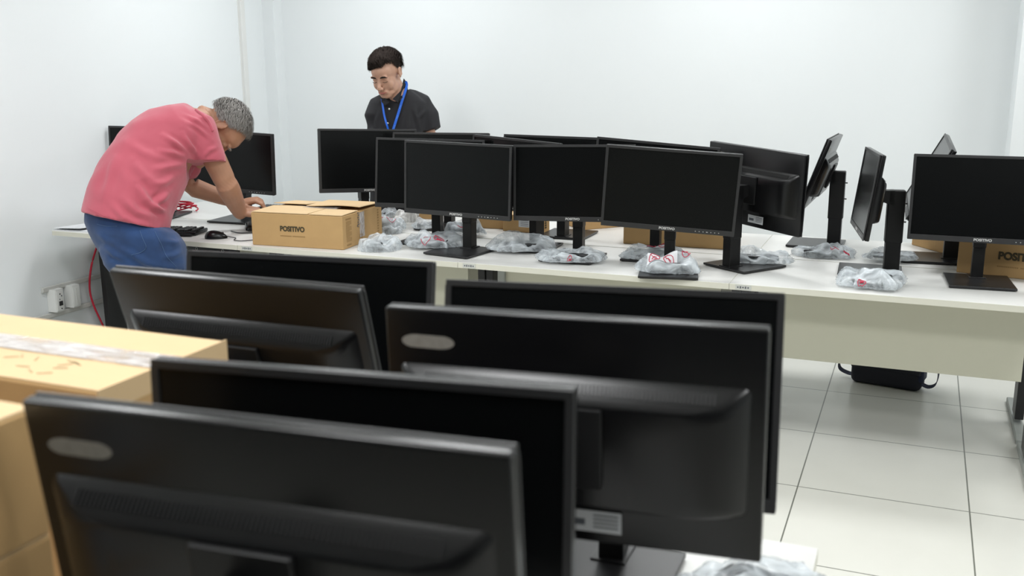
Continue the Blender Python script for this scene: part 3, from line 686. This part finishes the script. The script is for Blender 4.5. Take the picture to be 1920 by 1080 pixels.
def hand(bm, wrist, d, back, side=1, curl=.35, sc_=1.0, spread=.12, thumb=.6, curls=None):
    y = Vector(d).normalized(); z = Vector(back); z = (z-y*z.dot(y)).normalized(); x = y.cross(z)*side
    W = lambda a, b_, c_: Vector(wrist)+(x*a+y*b_+z*c_)*sc_
    m = Matrix((x, y, z)).transposed()
    add_ell(bm, W(0, .048, 0), (.041*sc_, .052*sc_, .017*sc_), m); add_ell(bm, W(.006, .02, 0), (.030*sc_, .04*sc_, .018*sc_), m); add_ell(bm, W(0, .075, .001), (.040*sc_, .022*sc_, .013*sc_), m)
    for k, (fx, ln) in enumerate(((.031, .070), (.011, .080), (-.010, .074), (-.030, .058))):
        cu = (curls[k] if curls else curl); p = W(fx, .082, .002); a = -cu*.5; sp_ = spread*(1.5-k)/1.5*.5; pts = [p-y*.02*sc_, p]
        for seg, fr in enumerate((.44, .31, .25)):
            a -= cu*(.5+.5*seg); dv = (y*math.cos(a)+z*math.sin(a)+x*sp_*math.cos(a)).normalized(); pts.append(pts[-1]+dv*ln*fr*sc_)
        add_tube(bm, pts, [.0092*sc_, .0092*sc_, .0084*sc_, .0078*sc_, .0066*sc_], 12)
    p = W(.030, .018, -.006); pts = [p-x*.01, p, W(.030+.026*thumb+.008, .046, -.014), W(.030+.034*thumb+.006, .074, -.022), W(.030+.030*thumb, .094, -.030)]
    add_tube(bm, pts, [.014*sc_, .0135*sc_, .0115*sc_, .0098*sc_, .008*sc_], 12)
def head(bm, c, x, y, z, s=1.0):
    """x = lateral, y = forward, z = crown"""
    m = Matrix((x, y, z)).transposed(); W = lambda a, b_, c_: Vector(c)+(x*a+y*b_+z*c_)*s
    E_ = lambda p, r_, mm=None: add_ell(bm, W(*p), tuple(q*s for q in r_), m if mm is None else m @ mm)
    E_((0, -.012, .028), (.074, .094, .082)); E_((0, .030, -.028), (.060, .060, .080)); E_((0, .032, .03), (.062, .058, .05))
    E_((0, .060, -.098), (.036, .028, .022)); E_((0, .040, -.086), (.052, .046, .028))
    for q in (-1, 1):
        E_((q*.042, .015, -.070), (.020, .042, .034)); E_((q*.033, .056, -.040), (.028, .024, .034)); E_((q*.031, .074, -.004), (.017, .010, .012))
        E_((q*.012, .104, -.043), (.009, .011, .008)); E_((q*.030, .083, .014), (.024, .010, .008), Matrix.Rotation(R(-10*q), 3, 'Y'))
        mm = Matrix.Rotation(R(-18*q), 3, 'Z') @ Matrix.Rotation(R(-8), 3, 'X')
        E_((q*.077, -.008, -.004), (.006, .019, .031), mm); 
        pts = [W(q*(.082+.004*math.sin(t)), -.010-.017*math.cos(t), -.002+.028*math.sin(t)) for t in [k*math.pi/7-.9 for k in range(9)]]
        add_tube(bm, pts, .0042*s, 8)
    add_tube(bm, [W(0, .080, .012), W(0, .094, -.010), W(0, .110, -.032), W(0, .112, -.041)], [.008*s, .009*s, .0115*s, .011*s], 12)
    E_((0, .088, -.066), (.024, .011, .0062)); E_((0, .086, -.077), (.020, .011, .0068)); E_((0, .080, -.072), (.03, .014, .018))
def head_parts(root, c, x, y, z, s, brow_m, skinless=False, closed=True):
    W = lambda a, b_, c_: Vector(c)+(x*a+y*b_+z*c_)*s
    for q in (-1, 1):
        b = new_bm(); add_tube(b, [W(q*.048, .083, .012), W(q*.040, .0905, .0185), W(q*.028, .0945, .020), W(q*.015, .0945, .016)], [.0022*s, .0042*s, .0048*s, .0030*s], 8); obj('eyebrow', b, brow_m, root, smooth=60)
        b = new_bm(); add_tube(b, [W(q*.045, .0845, -.010), W(q*.038, .0890, -.0125), W(q*.029, .0905, -.0130), W(q*.019, .0890, -.0100)], .0014*s, 6); obj('eyelashes', b, M['eye'], root, smooth=60)
    b = new_bm(); add_tube(b, [W(-.023, .0905, -.0705), W(-.010, .0985, -.0705), W(0, .0995, -.0715), W(.010, .0985, -.0705), W(.023, .0905, -.0705)], [.0016*s, .0042*s, .0046*s, .0042*s, .0016*s], 8); obj('lips', b, M['lip'], root, smooth=60)
    for q in (-1, 1):
        b = new_bm(); m = Matrix((x, y, z)).transposed(); add_ell(b, W(q*.0085, .109, -.0485), (.0045*s, .005*s, .002*s), m, 2); obj('nostril', b, M['eye'], root)
def hair(root, c, x, y, z, s, m, thick, comb, n=1500, seed=1, length=.03, lift=.10):
    """thick(dir) -> height over the skull, negative below the hairline; comb(dir) -> direction the hair lies"""
    rnd = random.Random(seed); b = new_bm(); t = bmesh.new(); bmesh.ops.create_icosphere(t, subdivisions=5, radius=1)
    cx = Vector((0, -.012, .028)); rad = Vector((.074, .094, .082))
    def surf(d):
        q = Vector((d.x/rad.x, d.y/rad.y, d.z/rad.z)); return 1/q.length
    def w(p): return Vector(c)+(x*p.x+y*p.y+z*p.z)*s
    for v in t.verts:
        d = v.co.normalized(); h = thick(d)
        nz = noise.noise(d*9+Vector((seed, 0, 0)))*.0022+noise.noise(Vector((d.x*34, d.y*8, d.z*14)))*.0022
        v.co = w(cx+d*(surf(d)+h+(nz if h > 0 else 0)))
    merge(b, t)
    k = 0
    while k < n:
        d = Vector((rnd.gauss(0, 1), rnd.gauss(0, 1), rnd.gauss(0, 1))).normalized(); h = thick(d)
        if h < .0015: continue
        k += 1; p = cx+d*(surf(d)+h-.001); cdir = comb(d); cdir = (cdir-d*cdir.dot(d)).normalized(); sd = cdir.cross(d)
        cdir = (cdir+sd*rnd.gauss(0, .22)).normalized(); L = length*rnd.uniform(.6, 1.2)*min(1, .4+h*60); wd = rnd.uniform(.0007, .0015)
        p1 = p+cdir*L*.5+d*(lift*L*.9+.0008); p2 = p+cdir*L+d*(lift*L*rnd.uniform(-.6, 1.0))
        q = [w(p-sd*wd), w(p+sd*wd), w(p1+sd*wd), w(p1-sd*wd), w(p2)]
        vs = [b.verts.new(a) for a in q]; b.faces.new(vs[:4]); b.faces.new((vs[3], vs[2], vs[4]))
    return obj('hair', b, m, root, smooth=180)
def project(me):
    n = len(me.vertices); co = np.empty(n*3, np.float32); me.vertices.foreach_get('co', co); co = co.reshape(-1, 3)
    d = co-np.array(EYE); zz = d@np.array(fw); return co, 960+F*(d@np.array(rt))/zz, 540-F*(d@np.array(up))/zz, zz
def folds(me, fl, amp_noise=.002, ns=11, dirv=(1, 1, 1)):
    """press creases into cloth: each fold is a measured line, its width and its height"""
    co, X, Y, zz = project(me); n = len(me.vertices); no = np.empty(n*3, np.float32); me.vertices.foreach_get('normal', no); no = no.reshape(-1, 3)
    face = np.clip(-(no@np.array(fw))*2+.3, 0, 1); D = np.zeros(n)
    for pts, wd, amp in fl:
        best = np.full(n, 1e9); sgn = np.zeros(n); tt = np.zeros(n)
        for i in range(len(pts)-1):
            a = np.array(pts[i], float); b_ = np.array(pts[i+1], float); ab = b_-a; L2 = (ab**2).sum()
            t = np.clip(((X-a[0])*ab[0]+(Y-a[1])*ab[1])/L2, 0, 1); dx = X-a[0]-t*ab[0]; dy = Y-a[1]-t*ab[1]; ds = np.hypot(dx, dy); s_ = np.sign(ab[0]*dy-ab[1]*dx)
            u = ds < best; best[u] = ds[u]; sgn[u] = s_[u]; tt[u] = ((i+t)/(len(pts)-1))[u]
        sd = best*sgn/wd; env = np.sin(np.pi*np.clip(tt, .06, .94))
        D += amp*env*(np.exp(-sd**2)-.55*np.exp(-(sd-1.6)**2)-.35*np.exp(-(sd+1.7)**2))
    D *= face
    if amp_noise:
        for i in range(n):
            v = Vector((co[i][0]*dirv[0], co[i][1]*dirv[1], co[i][2]*dirv[2]))*ns; D[i] += amp_noise*noise.noise(v)
    co = co+no*D[:, None]; me.vertices.foreach_set('co', co.astype(np.float32).ravel()); me.update()
def cast(bvh, px, py, off=.0):
    h = bvh.ray_cast(EYE, ray(px, py).normalized()); return None if h[0] is None else h[0]+h[1]*off
def bvh_of(me):
    b = bmesh.new(); b.from_mesh(me); v = BVHTree.FromBMesh(b); b.free(); return v
def seam(root, name, bvh, pts, rad, m, off=.001):
    pp = [cast(bvh, *p, off) for p in [tuple(q) for q in [(v.x, v.y) for v in spline([(a, b_, 0) for a, b_ in pts], 6)]]]; pp = [p for p in pp if p is not None]
    if len(pp) < 3: return
    b = new_bm(); add_tube(b, pp, rad, 6, False); return obj(name, b, m, root, smooth=60)
def ortho(f, u):
    f = Vector(f).normalized(); u = Vector(u); u = (u-f*u.dot(f)).normalized(); return f.cross(u), f, u   # lateral, forward, up

# ---- older man in pink, bending over the desk
hx, hy, hz = ortho(rt*.10-up*.95+fw*.12, rt*.95+up*.16+fw*.24); HC = atz(417, 240, 5.0); HS = 1.19
bm = new_bm(); head(bm, HC, hx, hy, hz, HS)
Wh = lambda a, b_, c_: HC+(hx*a+hy*b_+hz*c_)*HS
add_tube(bm, [Wh(0, -.03, -.03), Wh(0, -.055, -.08), atz(384, 226, 4.95), atz(355, 232, 4.90)], [.058, .057, .062, .085], 20)
T1 = [((175, 385), (300, 415), 4.66, .15), ((200, 330), (322, 375), 4.70, .16), ((228, 285), (338, 340), 4.76, .165), ((262, 245), (352, 310), 4.82, .17), ((305, 222), (378, 280), 4.87, .17), ((345, 214), (395, 255), 4.90, .13)]
add_loft(bm, [ring(*t) for t in T1])
nS, nE, nW = atz(380, 252, 4.83), atz(425, 346, 4.92), atz(450, 399, 5.14)
add_tube(bm, [nS, nS.lerp(nE, .5), nE.lerp(nS, .12), nE, nE.lerp(nW, .2), nE.lerp(nW, .65), nW], [.058, .058, .054, .054, .056, .047, .036], 18)
hand(bm, nW, rt*.85+fw*.45+up*.02, up*.9-fw*.4, side=-1, curl=.75, sc_=1.15)
fS, fE, fW = atz(378, 262, 5.03), atz(350, 347, 5.10), atz(448, 381, 5.24)
add_tube(bm, [fS, fS.lerp(fE, .5), fE, fE.lerp(fW, .15), fE.lerp(fW, .65), fW], [.06, .054, .050, .050, .040, .030], 18)
hand(bm, fW, rt*1.0+up*.18+fw*.05, up*.9-fw*.35-rt*.1, side=1, curl=.6, sc_=1.12, curls=[.62, .66, .7, .7], thumb=.7)
# legs inside the jeans
P0 = atz(250, 440, 4.66); KN = atz(296, 575, 4.74); KF = atz(345, 570, 4.86)
AN = Vector((KN.x-.10, KN.y-.06, .10)); AF = Vector((KF.x-.06, KF.y-.02, .10))
nH, fH = atz(245, 455, 4.57), atz(275, 452, 4.74)
for h_, k_, a_ in ((nH, KN, AN), (fH, KF, AF)): add_tube(bm, [P0, h_, k_, a_], [.12, .075, .055, .04], 14)
man = obj('person', None, None, me=remesh(bm, .0042, 6, 'person', .6)); man.data.materials.append(M['skin'])
tag(man, 'grey-haired man in a pink t-shirt and blue jeans bending over the left desk', 'person')
head_parts(man, HC, hx, hy, hz, HS, M['hair_g'])
def th1(d):
    side = abs(d.x); fr = d.y; zz = d.z
    line = -.28+(.52 if fr > .25 else 0)*min(1, (fr-.25)/.3 if fr > .25 else 0)+(.30 if fr > .45 else 0)*min(1, (fr-.45)/.3 if fr > .45 else 0)
    if -.55 < fr < .25: line = -.28+.22*max(0, 1-abs(fr+.02)/.33)*(side > .6)
    if fr <= -.35: line = -.52
    lim = .16+.95*max(0, zz-.30)+.10*max(0, .6-side)
    t = min((zz-line)/.16, (lim-fr)/.12)
    return max(-.02, min(.010, -.004+t*.011))
def cb1(d): return Vector((d.x*.5, .75, -.25 if d.y < .2 else -.6))
hair(man, HC, hx, hy, hz, HS, M['hair_g'], th1, cb1, n=5200, seed=4, length=.028, lift=.42)
# shirt
bm = new_bm()
S1 = [((162, 399), (312, 433), 4.64, .195), ((165, 385), (314, 418), 4.645, .195), ((173, 355), (318, 398), 4.66, .20), ((187, 320), (330, 372), 4.69, .205), ((206, 289), (341, 350), 4.72, .21), ((229, 257), (352, 330), 4.76, .215), ((256, 229), (366, 312), 4.80, .215), ((292, 209), (384, 295), 4.84, .215), ((330, 199), (398, 272), 4.87, .20), ((352, 196), (402, 250), 4.89, .15), ((364, 203), (398, 238), 4.905, .095)]
add_loft(bm, [ring(*t, n=36) for t in S1])
a0, a1 = atz(369, 246, 4.80), atz(394, 308, 4.84)
add_tube(bm, [atz(345, 240, 4.84), a0, a0.lerp(a1, .5), a1], [.105, .104, .090, .080], 24)
a0, a1 = atz(360, 250, 5.0), atz(352, 312, 5.08); add_tube(bm, [atz(345, 240, 4.92), a0, a1], [.09, .082, .07], 20)
me = remesh(bm, .0065, 7, 'shirt', .6); 
co, X_, Y_, Z_ = project(me)
# trim the sleeve and hem openings flat
def cut(me, p, n_, r_):
    co = np.empty(len(me.vertices)*3, np.float32); me.vertices.foreach_get('co', co); co = co.reshape(-1, 3); p = np.array(p); n_ = np.array(Vector(n_).normalized())
    d = (co-p)@n_; near = np.linalg.norm(co-p, axis=1) < r_; k = near & (d > 0); co[k] -= np.outer(d[k], n_); me.vertices.foreach_set('co', co.ravel()); me.update()
cut(me, atz(394, 304, 4.84), -up+rt*.06, .15)
folds(me, [([(352, 288), (330, 268), (306, 254)], 5, 0.0139), ([(354, 297), (326, 287), (296, 282)], 5, 0.0124), ([(350, 306), (318, 312), (286, 318)], 6, 0.0109),
  ([(372, 292), (356, 272), (344, 250)], 4, 0.0124), ([(346, 226), (372, 240), (396, 262)], 4, 0.0093), ([(340, 214), (370, 226), (392, 244)], 3.5, 0.0078), ([(380, 296), (392, 282), (408, 276)], 4, 0.0078),
  ([(256, 340), (272, 372), (296, 396)], 8, 0.0186), ([(284, 384), (298, 392), (313, 398)], 5, 0.0217), ([(232, 372), (256, 398), (290, 408)], 7, 0.0124), ([(206, 380), (232, 408), (262, 418)], 6, 0.0093), ([(318, 360), (300, 376), (290, 386)], 6, 0.0155),
  ([(216, 296), (206, 330), (194, 372)], 7, 0.0078), ([(248, 300), (270, 330), (300, 348)], 9, 0.0109), ([(330, 330), (310, 342), (284, 346)], 6, 0.0093), ([(240, 268), (270, 286), (312, 300)], 8, 0.0078)], .0060, 12)
me.materials.clear(); me.materials.append(M['pink']); shirt = obj('t_shirt', None, None, man, me=me); bv = bvh_of(me)
for off in (0, 3.2): seam(man if 0 else shirt, 'hem_stitch', bv, [(165, 393-off), (200, 410-off), (240, 423-off), (285, 431-off), (308, 430-off)], .0009, M['pink'])
seam(shirt, 'sleeve_hem', bv, [(368, 297), (384, 300), (402, 300), (418, 298)], .0009, M['pink'])
# ribbed collar
b = new_bm(); cpt = [cast(bv, *p) for p in ((357, 198), (368, 207), (382, 218), (392, 231), (398, 244))]; cpt = [p for p in cpt if p is not None]
if len(cpt) > 2: add_tube(b, spline(cpt, 6), .0085, 10); obj('collar', b, M['pink'], shirt, smooth=60)
# jeans
bm = new_bm()
J1 = [((166, 397), (306, 420), 4.66, .165), ((165, 418), (330, 437), 4.66, .175), ((173, 438), (343, 455), 4.665, .18), ((186, 462), (349, 482), 4.68, .18), ((200, 484), (352, 508), 4.69, .17)]
add_loft(bm, [ring(*t, n=32) for t in J1])
add_tube(bm, [atz(236, 470, 4.60), atz(262, 510, 4.64), KN, KN.lerp(AN, .5), AN], [.118, .105, .078, .068, .068], 22)
add_tube(bm, [atz(292, 470, 4.74), atz(312, 510, 4.78), KF, KF.lerp(AF, .5), AF], [.115, .10, .078, .068, .068], 22)
me = remesh(bm, .008, 5, 'jeans', .6)
folds(me, [([(196, 462), (214, 478), (240, 488)], 5, .010), ([(214, 462), (250, 478), (290, 500)], 6, .010), ([(348, 448), (330, 454), (310, 452)], 5, .009), ([(345, 470), (325, 480), (300, 482)], 5, .008), ([(180, 436), (200, 452), (222, 458)], 5, .006), ([(300, 436), (296, 466), (306, 500)], 5, .004)], .004, 12)
me.materials.clear(); me.materials.append(M['jeans']); jn = obj('jeans', None, None, man, me=me); bv = bvh_of(me)
seam(jn, 'stitching', bv, [(262, 432), (268, 448), (274, 464), (262, 474), (246, 478)], .0011, M['thread'], .0015)
seam(jn, 'stitching', bv, [(290, 434), (296, 446), (304, 462), (312, 480), (330, 500)], .0011, M['thread'], .0015)
seam(jn, 'stitching', bv, [(182, 420), (200, 424), (220, 424)], .0011, M['thread'], .0015)
def shoe(root, a, d):
    d = Vector((d[0], d[1], 0)).normalized(); x = Vector((-d.y, d.x, 0)); m = Matrix((x, d, Vector((0, 0, 1)))).transposed(); b = new_bm()
    add_ell(b, Vector((a.x, a.y, .050))+d*.07, (.048, .13, .045), m); add_ell(b, Vector((a.x, a.y, .07)), (.045, .06, .05), m); me = remesh(b, .008, 3, 'shoe')
    for v in me.vertices: v.co.z = max(.002, v.co.z)
    me.materials.clear(); me.materials.append(M['shoe']); obj('shoe', None, None, root, me=me)
for a_ in (AN, AF): shoe(man, a_, (.55, .85))

# ---- young man in black, standing behind the rear desks
hx, hy, hz = ortho(-rt*.33-up*.62-fw*.74, -rt*.13+up*.80-fw*.42); HC = atz(724, 137, 5.78); HS = 1.07
bm = new_bm(); head(bm, HC, hx, hy, hz, HS); Wh = lambda a, b_, c_: HC+(hx*a+hy*b_+hz*c_)*HS
add_tube(bm, [Wh(0, -.03, -.04), Wh(0, -.03, -.08), atz(744, 178, 5.86), atz(752, 200, 5.92)], [.060, .058, .064, .09], 20)
T2 = [((712, 205), (792, 205), 5.96, .08), ((704, 230), (796, 230), 5.97, .10), ((706, 290), (795, 290), 6.0, .10), ((702, 350), (800, 350), 6.02, .10), ((700, 400), (806, 400), 6.04, .11)]
add_loft(bm, [ring(*t) for t in T2])
lS, lE, lW = atz(706, 206, 5.92), atz(697, 288, 5.90), atz(728, 345, 5.68)
rS, rE, rW = atz(794, 208, 5.98), atz(815, 285, 5.98), atz(786, 345, 5.72)
for s_, e_, w_ in ((lS, lE, lW), (rS, rE, rW)): add_tube(bm, [s_, e_, w_], [.044, .040, .028], 16)
hand(bm, lW, atz(736, 362, 5.60)-lW, up+fw*.2, side=-1, curl=.4); hand(bm, rW, atz(776, 362, 5.62)-rW, up+fw*.2, side=1, curl=.4)
PV = (atz(735, 410, 6.06), atz(775, 410, 6.06)); AK = [Vector((p.x, p.y, .10)) for p in PV]
for p, a_ in zip(PV, AK): add_tube(bm, [p, p.lerp(a_, .5), a_], [.08, .055, .04], 14)
man2 = obj('person', None, None, me=remesh(bm, .0045, 6, 'person', .6)); man2.data.materials.append(M['skin2'])
tag(man2, 'dark-haired young man in a black shirt with blue lanyard, looking down behind the monitors', 'person')
head_parts(man2, HC, hx, hy, hz, HS, M['hair_d'])
def th2(d):
    fr, zz, lx = d.y, d.z, d.x; side = abs(lx)
    if fr > .35: line = .40-.34*lx-.10*(side > .62)
    elif fr > .08: line = -.10+(.50-.34*lx)*(fr-.08)/.27
    elif fr > -.20: line = -.10+.16*max(0, 1-abs(fr+.05)/.16)*(side > .55)
    else: line = (-.02 if side > .45 else -.45)
    t = (zz-line)/.12
    top = .016+.018*max(0, fr)*max(0, zz+.2)+.018*max(0, lx)*max(0, fr) if side < .5 else .016-(side-.5)*.034+.014*max(0, lx)*max(0, fr)
    return max(-.02, min(max(.0025, top), -.004+t*.011))
def cb2(d): return Vector((-.35, .8 if d.z > .2 else .15, .25 if (d.y > .5) else -.5))
hair(man2, HC, hx, hy, hz, HS, M['hair_d'], th2, cb2, n=5200, seed=9, length=.032, lift=.30)
bm = new_bm()
S2 = [((736, 176), (772, 170), 5.90, .07), ((716, 184), (786, 180), 5.91, .095), ((700, 196), (802, 194), 5.93, .115), ((695, 214), (806, 214), 5.94, .125), ((697, 240), (802, 240), 5.95, .13), ((698, 290), (800, 290), 5.98, .135), ((695, 345), (806, 345), 6.0, .14), ((692, 402), (812, 402), 6.03, .15)]
add_loft(bm, [ring(*t, n=32) for t in S2])
add_tube(bm, [atz(726, 194, 5.92), atz(711, 201, 5.92), atz(702, 220, 5.91), atz(698, 262, 5.90)], [.068, .068, .062, .056], 20)
add_tube(bm, [atz(770, 190, 5.94), atz(789, 198, 5.96), atz(803, 218, 5.97), atz(811, 250, 5.97)], [.074, .076, .068, .058], 20)
me = remesh(bm, .0065, 14, 'shirt', .6); cut(me, atz(811, 244, 5.97), atz(811, 244, 5.97)-atz(799, 214, 5.97), .10)
folds(me, [([(776, 200), (782, 222), (786, 246)], 4, .010), ([(712, 205), (706, 225), (704, 245)], 4, .008), ([(800, 205), (790, 216), (778, 222)], 4, .006), ([(760, 205), (752, 225), (750, 245)], 4, .004)], .004, 10)
me.materials.clear(); me.materials.append(M['blackshirt']); sh2 = obj('shirt', None, None, man2, me=me); bv = bvh_of(me)
# collar leaves
def leaf(pts, zc, th=.004):
    b = new_bm(); A = [atz(x_, y_, z_) for x_, y_, z_ in pts]; n_ = -fw*th; t = bmesh.new(); f1 = [t.verts.new(p) for p in A]; f2 = [t.verts.new(p+n_) for p in A]
    t.faces.new(f1[::-1]); t.faces.new(f2)
    for i in range(len(A)): t.faces.new((f1[i], f1[(i+1) % len(A)], f2[(i+1) % len(A)], f2[i]))
    bmesh.ops.recalc_face_normals(t, faces=t.faces); merge(b, t); return b
obj('collar', leaf([(757, 147, 5.88), (764, 156, 5.87), (765, 172, 5.83), (746, 192, 5.785), (736, 186, 5.785), (752, 170, 5.80)], 0), M['blackshirt'], sh2)
obj('collar', leaf([(712, 176, 5.83), (718, 174, 5.80), (722, 184, 5.785), (730, 192, 5.78), (722, 198, 5.785), (713, 189, 5.80)], 0), M['blackshirt'], sh2)
for px_, py_ in ((730, 204.5), (727, 231)):
    p = cast(bv, px_, py_, .002)
    if p is not None:
        b = new_bm(); add_ell(b, p, (.006, .006, .006), sub=2); add_tube(b, [p-fw*.006, p-fw*.0075], .004, 10, False); obj('button', b, M['white_pl'], sh2)
# lanyard
def strap_on(pts, w_, nm):
    pp = []
    for x_, y_, z_ in pts:
        q = cast(bv, x_, y_, .004); q2 = atz(x_, y_, z_); pp.append(q if q is not None and (q-EYE).dot(fw) < z_+.02 else q2)
    return pp
pA = strap_on([(761, 153, 5.86), (763, 160, 5.845), (759, 175, 5.815), (754, 190, 5.80), (748, 210, 5.80), (741, 232, 5.80), (735, 252, 5.81), (733, 262, 5.82)], .016, 'a')
pB = strap_on([(716, 186, 5.80), (718, 200, 5.80), (721, 218, 5.80), (726, 236, 5.80), (732, 256, 5.81), (733, 262, 5.82)], .016, 'b')
b = new_bm()
for pp in (pA, pB):
    pts = spline([p-fw*.006 for p in pp], 5); rings = []
    for i, p in enumerate(pts):
        d = (pts[min(i+1, len(pts)-1)]-pts[max(i-1, 0)]).normalized(); wv_ = d.cross(fw).normalized()*(.0072 if pp is pA else .0054); n_ = fw*.001
        rings.append([p-wv_-n_, p+wv_-n_, p+wv_+n_, p-wv_+n_])
    add_loft(b, rings)
ly = obj('lanyard', b, M['lanyard'], man2)
b = new_bm()
for x_, y_ in ((756, 182), (751, 199), (745, 218), (740, 236)):
    for k in range(3): p = (cast(bv, x_-.8*k+.6, y_+2.2*k, .004) or atz(x_, y_, 5.80))-fw*.0085; add_ell(b, p, (.0028, .0012, .0018), sub=1)
obj('lanyard_print', b, M['lanyard_p'], ly)
bm = new_bm(); add_loft(bm, [ring((696, 385), (808, 385), 6.03, .13), ring((694, 420), (812, 420), 6.05, .14)])
for p, a_ in zip(PV, AK): add_tube(bm, [p, p.lerp(a_, .5), a_], [.095, .075, .07], 18)
me = remesh(bm, .009, 3, 'trousers'); me.materials.clear(); me.materials.append(M['blackshirt']); obj('trousers', None, None, man2, me=me)
for a_ in AK: shoe(man2, a_, (.3, -1))

# ------------------------------------------------------------------ world and view
w = bpy.data.worlds.new('room_world'); sc.world = w; w.use_nodes = True
w.node_tree.nodes['Background'].inputs[0].default_value = (.8, .85, .9, 1); w.node_tree.nodes['Background'].inputs[1].default_value = .3
sc.view_settings.view_transform = 'Standard'; sc.view_settings.look = 'None'; sc.view_settings.gamma = 1; sc.view_settings.exposure = 0
sc.view_settings.use_curve_mapping = False
print('DBG', [tuple(round(a, 2) for a in v) for v in (nW, fW, KN, KF, PV[0], HC)])
